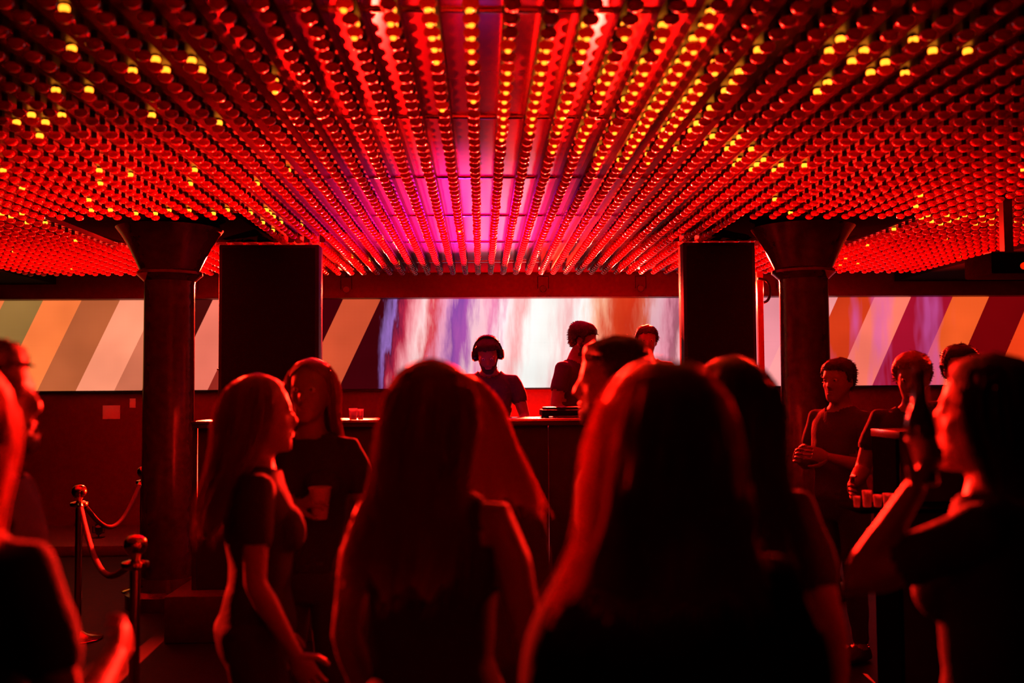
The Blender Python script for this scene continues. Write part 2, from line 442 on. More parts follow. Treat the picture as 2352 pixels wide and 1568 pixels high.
    rr = n.new('ShaderNodeValToRGB'); rr.color_ramp.elements[0].position = 0.52; rr.color_ramp.elements[1].position = 0.66
    rr.color_ramp.elements[0].color = (0, 0, 0, 1); rr.color_ramp.elements[1].color = (1, 1, 1, 1); l.new(nz2.outputs['Fac'], rr.inputs['Fac'])
    bw = n.new('ShaderNodeRGBToBW'); l.new(rr.outputs['Color'], bw.inputs['Color'])
    right = math_('MULTIPLY', mask(1890, 1930), math_('SUBTRACT', 1.0, mask(2150, 2200)))
    c = mixc(math_('MULTIPLY', math_('MULTIPLY', bw.outputs[0], right), 0.55), c, rgb(205, 90, 170))
    # light and dark drift over the whole picture
    mr = n.new('ShaderNodeMapRange'); l.new(nz0.outputs['Fac'], mr.inputs['Value'])
    mr.inputs['From Min'].default_value = 0.3; mr.inputs['From Max'].default_value = 0.7; mr.inputs['To Min'].default_value = 0.82; mr.inputs['To Max'].default_value = 1.1
    # diode rows
    wv = math_('SINE', math_('MULTIPLY', Z, 2*PI/0.016)); wx = math_('SINE', math_('MULTIPLY', X, 2*PI/0.016))
    grid = math_('ADD', 0.94, math_('MULTIPLY', math_('ADD', wv, wx), 0.05))
    em = n.new('ShaderNodeEmission'); l.new(c, em.inputs['Color'])
    l.new(math_('MULTIPLY', math_('MULTIPLY', mr.outputs['Result'], grid), 1.15), em.inputs['Strength'])
    l.new(em.outputs[0], out.inputs['Surface'])
    MATS['screen_picture'] = m
screen_mat()
zt, zb = P(1104, 685, YB).z, P(1104, 891, YB).z
scr = tag(empty('led_screen', (0, YB, zb)), 'long LED screen showing slanted orange stripes and pale drapes on the back wall', 'screen')
sx0, sx1 = XL + 0.4, XR - 0.4
nc = 26; pw = (sx1 - sx0)/nc; ph = (zt - zb)/2
q = MB(); q.box((0.0012, 0, 0.0012), (pw - 0.0012, 0.05, ph - 0.0012)); PANEL = q.mesh('screen_panel', 'screen_picture', False)
for i in range(nc):
    for j in range(2):
        inst('screen_panel', PANEL, scr, (sx0 + i*pw, 0, j*ph))
q = MB(); q.box((sx0 - 0.03, 0.051, -0.02), (sx1 + 0.03, 0.118, zt - zb + 0.004)); q.build('back_frame', 'black_metal', scr)

# ------------------------------------------------------------------ stage, booth
STZ = 0.30
tag(boxobj('stage', (-2.05, 6.55, 0), (2.10, 11.6, STZ), 'stage_deck', bev=0.01), 'low dark stage under the booth between the columns', 'stage')
tag(boxobj('step', (-6.0, 10.05, 0), (-2.6, 11.6, 0.10), 'stage_deck', bev=0.008), 'low red-lit step along the wall behind the brass posts', 'step')
bth = tag(empty('dj_booth', (0, 6.72, STZ)), 'dark counter with a shiny front edge in front of the man in headphones', 'counter')
ct = P(1075, 962, 6.72).z
bx0, bx1 = P(440, 960, 6.72).x, P(1800, 945, 6.72).x
def bb(name, a, b, m, bev=0.0):
    q = MB(); q.box(a, b, bev=bev); return q.build(name, m, bth)
hh = ct - STZ
bb('top', (bx0, 0.0, hh - 0.05), (bx1, 0.46, hh), 'counter_top', 0.006)
bb('edge_strip', (bx0, -0.012, hh - 0.016), (bx1, 0.0, hh - 0.002), 'counter_edge')
npan = 5; pwid = (bx1 - bx0 - 0.06)/npan
for i in range(npan):
    bb('front_panel', (bx0 + 0.03 + i*pwid + 0.003, 0.03, 0.0), (bx0 + 0.03 + (i + 1)*pwid - 0.003, 0.06, hh - 0.05), 'booth_front', 0.004)
bb('side_panel', (bx0 + 0.0, 0.03, 0.0), (bx0 + 0.028, 0.44, hh - 0.05), 'booth_front')
bb('side_panel', (bx1 - 0.028, 0.03, 0.0), (bx1, 0.44, hh - 0.05), 'booth_front')

def tumbler(px, h, r, label):
    p = P(px, 955, 6.86)
    t = tag(empty('drinking_glass', (p.x, 6.86, ct)), label, 'glass', 'glasses on the booth counter')
    q = MB(); q.lathe([(r*0.8, 0), (r*0.82, 0.004), (r, h), (r*0.93, h), (r*0.76, 0.01)], 18); q.build('tumbler', 'clear_glass', t)
    q = MB(); q.lathe([(r*0.74, 0.011), (r*0.82, h*0.35), (0.001, h*0.35)], 18); q.build('drink', 'label_paper', t)
tumbler(811, 0.075, 0.030, 'short clear drinking glass on the counter, left one of the pair')
tumbler(828, 0.070, 0.022, 'narrow clear drinking glass on the counter, right one of the pair')
# mixer and laptop in front of the two men
p = P(1315, 950, 6.95)
t = tag(empty('turntable', (p.x - 0.02, 6.98, ct)), 'black turntable on the counter in front of the man leaning right', 'turntable')
q = MB(); q.box((-0.20, -0.16, 0.012), (0.20, 0.17, 0.055), bev=0.006); q.build('body', 'black_box', t)
q = MB(); q.lathe([(0.145, 0.055), (0.15, 0.06), (0.15, 0.072), (0.13, 0.074)], 32, Matrix.Translation((-0.04, 0, 0))); q.build('platter', 'black_metal', t)
q = MB(); q.tube([(0.155, 0.1, 0.055), (0.155, 0.1, 0.10), (0.15, 0.02, 0.105), (0.09, -0.08, 0.085)], 0.006, 8); q.build('tone_arm', 'steel', t)
for sx in (-1, 1):
    for sy in (-1, 1):
        q = MB(); q.lathe([(0.02, 0), (0.02, 0.012)], 12, Matrix.Translation((sx*0.17, sy*0.13, 0))); q.build('foot', 'black_metal', t)
p = P(1105, 955, 6.95)
t = tag(empty('mixer', (p.x, 6.98, ct)), 'low black mixer on the counter under the man in headphones', 'mixer')
q = MB(); q.box((-0.16, -0.15, 0.0), (0.16, 0.15, 0.028), bev=0.005); q.build('body', 'black_box', t)
q = MB(); q.box((-0.13, 0.118, 0.028), (0.13, 0.148, 0.031)); q.build('display', 'violet', t)
KN = MB(); KN.lathe([(0.009, 0), (0.008, 0.012), (0.002, 0.013)], 10); KN = KN.mesh('knob', 'steel')
for i in range(4):
    for j in range(3): inst('knob', KN, t, (-0.12 + i*0.08, -0.02 + j*0.055, 0.028))
    q = MB(); q.box((-0.128 + i*0.08, -0.12, 0.028), (-0.112 + i*0.08, -0.10, 0.036)); q.build('fader', 'steel', t)

# ------------------------------------------------------------------ loudspeaker stacks
def stack(b, label, zt_):
    x0, x1, y0, y1 = b
    t = tag(empty('loudspeaker', ((x0 + x1)/2, y0, STZ)), label, 'loudspeaker', 'tall loudspeaker stacks flanking the booth')
    w_ = (x1 - x0)/2; H = zt_ - STZ; d = y1 - y0
    def part(name, a, c, m, bev=0.0, par=None):
        q = MB(); q.box(a, c, bev=bev); return q.build(name, m, par or t)
    top = part('upper_cabinet', (-w_, 0.02, 0.98), (w_, d, H), 'black_box', 0.008)
    low = part('subwoofer', (-w_, 0.02, 0), (w_, d, 0.975), 'black_box', 0.008)
    part('grille', (-w_ + 0.03, 0.006, 1.02), (w_ - 0.03, 0.02, H - 0.03), 'grille', 0, top)
    part('grille', (-w_ + 0.03, 0.006, 0.04), (w_ - 0.03, 0.02, 0.935), 'grille', 0, low)
    for s in (-1, 1):
        q = MB(); q.tube([(s*w_, d*0.45, 1.5), (s*(w_ + 0.025), d*0.45, 1.5), (s*(w_ + 0.025), d*0.6, 1.5), (s*w_, d*0.6, 1.5)], 0.008, 8); q.build('handle', 'black_metal', top)
    return t
stack(SPL, 'wide black loudspeaker stack left of the booth beside the column', 2.825)
spr = stack(SPR, 'narrow black loudspeaker stack right of the booth beside the column', 2.835)
# cable dropping behind the right stack, and the post beside it
a = P(1742, 642, 8.7); pts = []
for px, py in ((1738, 640), (1752, 640), (1766, 648), (1770, 668), (1766, 690), (1752, 696)):
    pts.append(P(px, py, 8.45))
q = MB()
sm = []
for i in range(len(pts) - 1):
    for k in range(4): sm.append(pts[i].lerp(pts[i + 1], k/4))
sm.append(pts[-1])
sm = [ (sm[max(i-2,0)] + sm[max(i-1,0)] + sm[i] + sm[min(i+1,len(sm)-1)] + sm[min(i+2,len(sm)-1)])/5 for i in range(len(sm))]
q.tube(sm, 0.012, 8); cb = q.build('cable', 'black_metal', spr); cb.matrix_parent_inverse = Matrix.Translation(-spr.location)
pp = P(1748, 800, 9.6)
t = tag(empty('post', (pp.x, 9.6, 0.0)), 'slim red-lit post behind the right loudspeaker stack', 'post')
q = MB(); q.box((-0.03, -0.03, 0.02), (0.025, 0.03, 2.75), bev=0.004); q.build('upright', 'rim_red', t)
q = MB(); q.box((-0.10, -0.10, 0.0), (0.10, 0.10, 0.02), bev=0.004); q.build('foot_plate', 'black_metal', t)

# ------------------------------------------------------------------ lamps added for rim light and ceiling colour, in small cans
def added_lamp(name, loc, aim, power, cone, colr, label, group, mount):
    loc = Vector(loc); d = (Vector(aim) - loc).normalized()
    t = tag(empty(name, loc), label, 'stage light', group)
    M = d.to_track_quat('-Z', 'Y').to_matrix().to_4x4()      # local -Z looks along the beam
    k = 0.6
    q = MB(); q.lathe([(0.045*k, 0.16*k), (0.055*k, 0.15*k), (0.065*k, 0.08*k), (0.068*k, -0.02*k), (0.062*k, -0.02*k), (0.058*k, 0.03*k)], 20, M); q.build('can', 'black_metal', t)
    q = MB(); q.lathe([(0.001, 0.012), (0.058*k, 0.012), (0.058*k, 0.016), (0.001, 0.017)], 20, M); q.build('lens', 'lens', t)
    end = mount - loc.z; h = end*0.55
    q = MB(); q.tube([(-0.06, 0, 0.0), (-0.06, 0, h), (0.06, 0, h), (0.06, 0, 0.0)], 0.006, 6); q.tube([(0, 0, h), (0, 0, end)], 0.008, 6); q.build('yoke', 'black_metal', t)
    q = MB(); q.box((-0.05, -0.05, min(end, end*0.94)), (0.05, 0.05, max(end, end*0.94))); q.build('mounting_plate', 'black_metal', t)
    L = bpy.data.lights.new('lamp', 'SPOT'); L.energy = power; L.color = colr; L.spot_size = R(cone); L.spot_blend = 0.8; L.shadow_soft_size = 0.012
    lo = bpy.data.objects.new('lamp', L); COL.objects.link(lo); lo.parent = t
    lo.matrix_local = Matrix.Translation(-(M.to_3x3() @ Vector((0, 0, 0.03)))) @ M
    return t
for i, (loc, aim, pw_, cone, c) in enumerate(sorted(ADDED_BACKLIGHTS)):
    added_lamp('added_backlight', loc, aim, pw_, cone, c, '%s added backlight from the left under the ceiling edge above the screen' % ORD(i + 1), 'added red backlights above the screen', PAN + 0.05)
for (loc, aim, pw_, cone, c), where in zip(ADDED_UPLIGHTS, ('standing on the stage behind the booth, left', 'standing on the stage behind the man in headphones', 'standing on the stage by the wall under the screen', 'standing on the stage behind the booth, right',
                                                     'standing on the low step left of the column', 'standing on the floor right of the right column', 'on a stand behind the booth, left of the man in headphones', 'on a stand behind the booth, right of the man turned right')):
    added_lamp('added_uplight', loc, aim, pw_, cone, c, 'small added upward lamp ' + where, 'added uplights behind the booth and by the back wall', (0.10 if loc[0] < -3 else 0.0 if loc[0] > 3 else STZ))
for (loc, aim, pw_, cone, c), where in zip(ADDED_SIDE_LAMPS, ('left', 'right')):
    added_lamp('added_side_light', loc, aim, pw_, cone, c, 'added out-of-view lamp hung from the %s side soffit' % where, 'added lamps on the side soffits', TIP + 0.01)

# ------------------------------------------------------------------ projector hung at the right
p = P(2338, 628, 6.4)
t = tag(empty('projector', p), 'black projector with two red glints hung under the bulbs at the right edge', 'projector')
q = MB(); q.box((-.26, -.16, -.02), (.20, .20, .12), bev=.015); q.build('housing', 'velvet_black', t)
for dx, r in ((-.05, .022), (.02, .014)):
    q = MB(); q.lathe([(r, 0), (r*1.1, .02), (r*.8, .024), (.001, .018)], 16, Matrix.Translation((dx, -.16, .03)) @ Matrix.Rotation(PI/2, 4, 'X')); q.build('lens', 'lens_red', t)
q = MB(); q.box((-.10, -.03, .12), (-.04, .03, TIP + .062 - p.z)); q.box((-.20, -.05, .118), (.10, .05, .14)); q.build('bracket', 'black_metal', t)

# ------------------------------------------------------------------ bar counter at the right
bz = P(2050, 990, 4.75).z; bxl = P(2062, 990, 4.75).x
t = tag(empty('bar_counter', (bxl, 4.75, 0)), 'dark bar counter in front of the two men at the right', 'counter')
def bc(name, a, b, m, bev=0.0):
    q = MB(); q.box(a, b, bev=bev); return q.build(name, m, t)
bc('top', (0, -.02, bz - .04), (3.2, .34, bz), 'counter_top', .006)
for i in range(5): bc('front_panel', (.02 + i*.63, .03, .0), (.645 + i*.63, .06, bz - .04), 'booth_front', .004)
bc('side_panel', (0, .03, 0), (.018, .32, bz - .04), 'velvet_black')
lz = P(2000, 1166, 4.55).z
bc('ledge', (-.29, -.26, lz - .02), (3.2, .03, lz), 'velvet_black', .004)
for i, (px, h, r) in enumerate(((1968, .05, .016), (1992, .075, .022), (2016, .055, .020), (2040, .06, .024))):
    p = P(px, 1160, 4.58)
    g = tag(empty('shot_glass', (p.x, 4.58, lz + .0015)), '%s small glinting glass from the left on the ledge of the right bar' % ORD(i + 1), 'glass', 'small glasses on the bar ledge')
    q = MB(); q.lathe([(r*.75, 0), (r*.78, .004), (r, h), (r*.92, h), (r*.70, .012)], 16); q.build('tumbler', 'clear_glass', g)

# ------------------------------------------------------------------ people
def interp(tab, x):
    if x <= tab[0][0]: return tab[0][1]
    for (a, u), (b, v) in zip(tab[:-1], tab[1:]):
        if x <= b: return u + (v - u)*(x - a)/(b - a)
    return tab[-1][1]
def sstep(a, b, x):
    t = max(0.0, min(1.0, (x - a)/(b - a))); return t*t*(3 - 2*t)
def capd(p, a, b, ra, rb):
    ab = b - a; t = max(0.0, min(1.0, (p - a).dot(ab)/max(1e-9, ab.length_squared)))
    return (p - a - ab*t).length - (ra + (rb - ra)*t), t
def ring(c, rx, ry, n=20, M=None, pw=2.0):
    out = []
    for j in range(n):
        a = 2*PI*j/n; ca, sa = math.cos(a), math.sin(a)
        p = Vector((c[0] + rx*math.copysign(abs(ca)**(2/pw), ca), c[1] + ry*math.copysign(abs(sa)**(2/pw), sa), c[2]))
        out.append(M @ p if M is not None else p)
    return out

def remeshed(q, vox):
    me = bpy.data.meshes.new('tmp'); me.from_pydata(q.v, [], q.f); me.update()
    o = bpy.data.objects.new('tmp', me); COL.objects.link(o)
    md = o.modifiers.new('r', 'REMESH'); md.mode = 'VOXEL'; md.voxel_size = vox; md.use_smooth_shade = True
    sm = o.modifiers.new('s', 'SMOOTH'); sm.factor = 0.5; sm.iterations = 3
    dg = bpy.context.evaluated_depsgraph_get(); dg.update()
    ev = o.evaluated_get(dg); m2 = ev.to_mesh()
    vs = [v.co.copy() for v in m2.vertices]; ns = [v.normal.copy() for v in m2.vertices]; fs = [tuple(p.vertices) for p in m2.polygons]
    ev.to_mesh_clear(); bpy.data.objects.remove(o); bpy.data.meshes.remove(me)
    return vs, ns, fs

def shell(name, body, val, off, m, parent, band=0.02, nz=0.004, nsc=14.0, edge=0.35):
    """clothing or hair grown out of the body's own surface where val(i) > 0, ending in a clean hem"""
    vs, ns, fs = body
    vv = [val(i) for i in range(len(vs))]
    keep = [f for f in fs if all(vv[i] > 0 for i in f)]
    if not keep: return None
    idx = {}; q = MB(); V = []
    for f in keep:
        for i in f:
            if i not in idx:
                idx[i] = len(V)
                k = edge + (1 - edge)*min(1.0, vv[i]/band)
                V.append(vs[i] + ns[i]*(off*k + nz*noise.noise(vs[i]*nsc)*k))
    F_ = [tuple(idx[i] for i in f) for f in keep]
    ec = {}
    for f in keep:
        for a, b in zip(f, f[1:] + f[:1]): ec[(a, b)] = 1
    nb = {}
    for (a, b) in list(ec):
        if (b, a) not in ec:
            for i in (a, b):
                if i not in nb: nb[i] = len(V); V.append(vs[i] - ns[i]*0.002)
            F_.append((idx[b], idx[a], nb[a], nb[b]))
    q.add(V, F_)
    return q.build(name, m, parent)

def long_hair(q, MH, MU, length, vol, spread, sway, back, seed, strands=700, part=0.0, fluff=.24):
    rx_t = [(0, .004), (.012, .045), (.03, .068), (.06, .086), (.10, .095), (.15, .098), (.20, .096), (.26, .095), (.32, .103), (.40, .118), (.50, .126), (.62, .115)]
    ry_t = [(0, .004), (.012, .05), (.03, .08), (.06, .102), (.10, .112), (.15, .115), (.20, .105), (.26, .09), (.32, .078), (.40, .072), (.62, .06)]
    cy_t = [(0, -.012), (.15, -.014), (.20, -.022), (.26, -.038), (.32, -.060), (.40, -.082), (.62, -.088)]
    th_t = [(0, 180), (.028, 178), (.05, 146), (.08, 122), (.15, 110), (.30, 104), (.62, 92)]
    rnd = random.Random(seed)
    def pt(th, d, k=1.0):
        rid = 0.045*noise.noise(Vector((th*5.0 + seed*3.1, d*2.2, seed))) + 0.022*noise.noise(Vector((th*17.0, d*3.0, seed + 5)))
        f = k*(1 + rid*min(1, d/.08))*(1 + (vol - 1)*min(1, d/.06))
        u = d/length
        w = 1 + (spread - 1)*max(0, u - .25)/.75
        dd = d*(1 + 0.10*u*noise.noise(Vector((th*4.0, seed*1.7, 2.0))))
        x = math.sin(th)*interp(rx_t, d)*f*w + sway*u**1.6
        y = -math.cos(th)*interp(ry_t, d)*f + interp(cy_t, d) - back*u**1.5
        z = 1.745 + (vol - 1)*0.05 - dd
        if part and d < .07: z -= 0.010*math.exp(-((x - part)/.012)**2)*(1 if abs(th) > .5 else .6)
        p = Vector((x, y, z)); wt = sstep(1.36, 1.52, z)
        return (MU @ p).lerp(MH @ p, wt)
    n, m = 64, 26
    rings = []
    for i in range(m + 1):
        d = length*(i/m)**1.25
        tm = R(interp(th_t, d))
        outer = [pt(-tm + 2*tm*j/n, d) for j in range(n + 1)]
        kin = 0.80 if i < m else 0.93
        inner = [pt(tm - 2*tm*j/n, max(0.0, d), kin) for j in range(n + 1)]
        rings.append(outer + inner)
    q.loft(rings, cap=True)
    q.m = 1
    for s_ in range(strands):
        d0 = rnd.uniform(.02, length*.6); d1 = min(length*rnd.uniform(.85, 1.10), d0 + rnd.uniform(.2, .5))
        tm = R(interp(th_t, max(d0, .1))) ; th = rnd.uniform(-tm, tm); out = rnd.uniform(0.0, fluff)*rnd.random(); cur = rnd.uniform(-.25, .25); pts = []
        for k in range(8):
            u = k/7; d = d0 + (d1 - d0)*u
            pts.append(pt(th + cur*u*u, d, 1.0 + out*min(1, d/.12) + .008))
        r0 = rnd.uniform(.0010, .0022)
        q.tube(pts, [r0*(1 - .75*k/7) for k in range(8)], 3)

def hand(q, wrist, d, n, side, curl, spread=0.10, sc=1.0):
    """palm plus five jointed fingers; d = forearm direction, n = palm side, thumb leaves on the 'side' direction"""
    d = d.normalized(); n = (n - d*n.dot(d)).normalized(); t = d.cross(n); t = t if t.dot(side) > 0 else -t
    pal = MB()
    rings = []
    for u, w_, h_ in ((0.0, .024, .018), (.02, .030, .017), (.05, .040, .015), (.082, .040, .013), (.092, .034, .010)):
        c = wrist + d*(u*sc)
        rings.append([c + t*(math.cos(2*PI*j/12)*w_*sc) + n*(math.sin(2*PI*j/12)*h_*sc) for j in range(12)])
    q.loft(rings)
    tips = []
    for i, L in enumerate((.070, .080, .075, .058)):
        b = wrist + d*(.082*sc) + t*((.030 - .020*i)*sc)
        a = (0.5 - i/3)*spread*2; dd = (d*math.cos(a) + t*math.sin(a)).normalized(); pts = [b - d*.012*sc]; c = b; ang = curl*.45
        for f in (.44, .31, .25):
            pts.append(c.copy()); v = dd*math.cos(ang) + n*math.sin(ang); c = c + v*(L*f*sc); ang += curl*.62
        pts.append(c.copy())
        q.tube(pts, [.0085*sc, .0088*sc, .0082*sc, .0076*sc, .0052*sc], 8); tips.append(c)
    b = wrist + d*.022*sc + t*.026*sc
    v = (d*.62 + t*.74 + n*.25).normalized(); p1 = b + v*.038*sc
    v2 = (d*.85 + t*.35 + n*(.25 + .35*curl)).normalized(); p2 = p1 + v2*.032*sc
    v3 = (d*.9 + t*.1 + n*(.3 + .5*curl)).normalized(); p3 = p2 + v3*.026*sc
    q.tube([b - v*.015*sc, b, p1, p2, p3], [.011*sc, .0125*sc, .0105*sc, .0095*sc, .006*sc], 8)
    return wrist + d*(.085*sc) + n*(.034*sc)

NP = [0]
def person(label, px, py, Z, heading, floor=0.0, female=True, hair=None, top=('tee', 'cloth_black'), pants='cloth_denim',
           arms=None, lean=0.0, bend=0.0, head=(0, 0, 0), curl=(.6, .6), palm=(None, None), beard=None, group=None, vox=0.0115, extra_z=0.0, build=1.0, eyes=True):
    NP[0] += 1; seed = NP[0]
    # ---- pose transforms
    piv = Vector((0, 0, .95)); MU = Matrix.Translation(piv) @ Matrix.Rotation(-R(lean), 4, 'X') @ Matrix.Rotation(R(bend), 4, 'Y') @ Matrix.Translation(-piv)
    nk = Vector((0, -.005, 1.475)); MH = MU @ Matrix.Translation(nk) @ Matrix.Rotation(R(head[0]), 4, 'Z') @ Matrix.Rotation(-R(head[1]), 4, 'X') @ Matrix.Rotation(R(head[2]), 4, 'Y') @ Matrix.Translation(-nk)
    q = MB(); b = build
    # ---- torso
    if female:
        T = [(.80, .10, .085, -.01), (.86, .158, .112, -.012), (.93, .168, .118, -.015), (1.0, .145, .100, -.005), (1.07, .122, .086, .0), (1.15, .130, .092, .0), (1.23, .143, .102, .0),
             (1.30, .150, .100, -.006), (1.36, .150, .088, -.010), (1.40, .125, .074, -.012), (1.435, .085, .060, -.012), (1.46, .055, .052, -.008)]
        sh = .163
    else:
        T = [(.80, .10, .09, -.005), (.86, .152, .112, -.008), (.93, .160, .114, -.008), (1.0, .148, .104, .0), (1.07, .143, .100, .004), (1.15, .155, .106, .002), (1.23, .170, .114, .0),
             (1.30, .180, .112, -.006), (1.36, .178, .098, -.010), (1.40, .150, .082, -.012), (1.44, .095, .066, -.012), (1.468, .062, .058, -.008)]
        sh = .188
    q.loft([ring((0, cy, z), rx*b, ry*b, 22, MU, 2.3) for z, rx, ry, cy in T])
    if female:
        for sx in (-1, 1): q.ell(MU @ Vector((sx*.066, .082, 1.245)), (.062, .052, .060), M=MU.to_3x3().to_4x4())
    # ---- head and neck
    H3 = MH.to_3x3().to_4x4()
    q.tube([MU @ Vector((0, -.018, 1.41)), MH @ Vector((0, -.010, 1.49)), MH @ Vector((0, .0, 1.57))], [.062 if female else .070, .052 if female else .060, .050], 14)
    q.loft([ring((0, cy, z), rx, ry, 24, MH, 2.2) for z, rx, ry, cy in
            [(1.488, .016, .018, .078), (1.496, .034, .034, .066), (1.512, .048, .054, .046), (1.535, .058, .072, .026), (1.56, .066, .084, .012), (1.59, .071, .091, .004), (1.62, .075, .095, -.002),
             (1.65, .077, .097, -.006), (1.675, .074, .094, -.009), (1.70, .063, .081, -.012), (1.715, .045, .060, -.014), (1.725, .018, .026, -.015)]])
    q.tube([MH @ Vector((0, .088, 1.628)), MH @ Vector((0, .100, 1.605)), MH @ Vector((0, .112, 1.584)), MH @ Vector((0, .094, 1.572))], [.009, .012, .0165, .012], 10)
    for sx in (-1, 1):
        q.ell(MH @ Vector((sx*.079, -.008, 1.598)), (.010, .020, .032), M=H3 @ Matrix.Rotation(sx*.25, 4, 'Z'))
        q.ell(MH @ Vector((sx*.030, .084, 1.637)), (.026, .013, .010), M=H3)             # brow
        q.ell(MH @ Vector((sx*.040, .066, 1.585)), (.022, .020, .020), M=H3)             # cheek
    q.ell(MH @ Vector((0, .091, 1.549)), (.023, .011, .007), M=H3); q.ell(MH @ Vector((0, .089, 1.538)), (.021, .011, .007), M=H3)
    q.ell(MH @ Vector((0, .082, 1.507)), (.020, .014, .014), M=H3)
    # ---- arms
    segs = []
    arms = arms or (((-.22, -.06, -1), (-.06, .22, -1)), ((.22, -.06, -1), (.06, .22, -1)))
    hands = []; wr = []
    for i, sx in enumerate((-1, 1)):
        S = MU @ Vector((sx*sh*b, -.012, 1.385)); ud = (MU.to_3x3() @ Vector(arms[i][0])).normalized(); fd = (MU.to_3x3() @ Vector(arms[i][1])).normalized()
        E = S + ud*.285; W_ = E + fd*.245
        k = 0.88 if female else 1.06
        q.tube([S + MU.to_3x3() @ Vector((-sx*.075, 0, .006)), S + MU.to_3x3() @ Vector((-sx*.02, 0, .002)), S.lerp(E, .35), S.lerp(E, .8), E, E.lerp(W_, .25), E.lerp(W_, .75), W_, W_ + fd*.02],
               [.036*k, .052*k, .051*k, .042*k, .041*k, .043*k, .032*k, .027*k, .026*k], 14)
        segs += [(S, E, .055*k, .041*k, 'uarm'), (E, W_, .042*k, .027*k, 'farm'), (W_, W_ + fd*.18, .035, .03, 'hand')]
        hands.append((W_ + fd*.005, fd, sx)); wr.append(W_)
    # ---- legs
    for sx in (-1, 1):
        hp = Vector((sx*.088, -.008, .86)); kn = Vector((sx*.098, .012 + .03*(seed % 2)*sx, .475)); an = Vector((sx*.105, -.018 + .03*(seed % 2)*sx, .085))
        q.tube([hp + Vector((0, 0, .05)), hp, hp.lerp(kn, .45), kn, kn.lerp(an, .3), kn.lerp(an, .75), an, an - Vector((0, 0, .045))], [.082, .088, .074, .054, .056, .042, .036, .038], 14)
        q.loft([ring((an.x, an.y + y, z), rx, ry, 14) for y, z, rx, ry in ((.055, .004, .042, .125), (.052, .025, .044, .125), (.030, .05, .040, .09), (.008, .085, .034, .05))])
        segs += [(hp, kn, .085, .055, 'leg'), (kn, an, .056, .038, 'leg'), (an - Vector((0, .04, .05)), an + Vector((0, .17, -.06)), .045, .035, 'foot')]
    segs += [(MU @ Vector((-.06, 0, 1.30)), MU @ Vector((.06, 0, 1.30)), .115, .115, 'torso'), (MU @ Vector((-.03, 0, 1.08)), MU @ Vector((.03, 0, 1.08)), .10, .10, 'torso'),
             (MU @ Vector((-.09, 0, 1.375)), MU @ Vector((.09, 0, 1.375)), .055, .055, 'torso'), (Vector((-.06, 0, .90)), Vector((.06, 0, .90)), .11, .11, 'hip'),
             (MU @ Vector((0, -.01, 1.455)), MH @ Vector((0, 0, 1.52)), .056, .05, 'head'), (MH @ Vector((0, 0, 1.56)), MH @ Vector((0, -.01, 1.64)), .08, .09, 'head')]
    body = remeshed(q, vox)
    vs, ns, fs = body
    cls = []
    for p in vs:
        best = (9, '', 0)
        for a, c, ra, rb, tg in segs:
            d, t = capd(p, a, c, ra, rb)
            if d < best[0]: best = (d, tg, t)
        cls.append(best)
    # ---- place so that the crown meets the photo point and the feet the floor
    thick = {'short': .022, 'curly': .045}.get(hair[0], .02) if hair else 0.0
    crown = max((MH @ Vector((0, y, 1.725 + thick)) for y in (-.06, -.015, .03)), key=lambda v: v.z)
    floor += .012; tp = P(px, py, Z); sc = (tp.z - floor)/crown.z
    Mrot = Matrix.Rotation(R(heading), 4, 'Z')
    off = Mrot @ (crown*sc)
    root = tag(empty('person', (tp.x - off.x, tp.y - off.y, floor), R(heading)), label, 'person', group)
    root.scale = (sc, sc, sc)
    MW = Matrix.Translation(root.location) @ Mrot @ Matrix.Diagonal((sc, sc, sc, 1))
    bm = MB(); bm.add(vs, fs)
    grips = []
    for i, (w_, fd, sx) in enumerate(hands):
        pn = Vector(palm[i]) if palm[i] else Vector((-sx, .15, 0))
        grips.append(MW @ hand(bm, w_, fd, MU.to_3x3() @ pn, MU.to_3x3() @ Vector((0, 1, .3)), curl[i], sc=.92 if female else 1.05))
    bm.build('body', 'skin', root)
    # ---- clothing
    kind, cm = top
    inv = MU.inverted()
    def vtop(i):
        d, tg, t = cls[i]; p = inv @ vs[i]
        if tg == 'torso' or (tg == 'hip' and p.z > .90):
            e = min(p.z - .90, .2)
            if kind == 'tank':
                if p.z > 1.33: e = min(e, .035 - abs(abs(p.x) - .095)) if p.z < 1.46 else -1
            return e
        if tg == 'uarm':
            if kind == 'tank': return -1
            return (.62 - t)*.285 if kind == 'tee' else .1
        if tg == 'farm': return (.93 - t)*.245 if kind == 'long' else -1
        return -1
    shell('long_sleeved_top' if kind == 'long' else 'tank_top' if kind == 'tank' else 't_shirt', body, vtop, .012 if kind != 'long' else .016, cm, root, band=.03, nz=.009, nsc=11)
    def vpan(i):
        d, tg, t = cls[i]
        if tg == 'hip' or tg == 'torso': return min(.985 - vs[i].z, .1) if vs[i].z < .985 else -1
        if tg == 'leg': return max(.01, vs[i].z - .09) if vs[i].z > .09 else -1
        return -1
    shell('trousers', body, vpan, .009, pants, root, band=.03, nz=.006, nsc=9)
    def vsho(i):
        return .11 - vs[i].z if cls[i][1] == 'foot' or vs[i].z < .05 else -1
    shell('shoes', body, vsho, .010, 'shoe', root, band=.02, nz=0)
    # ---- hair, eyes, lips
    ih = MH.inverted()
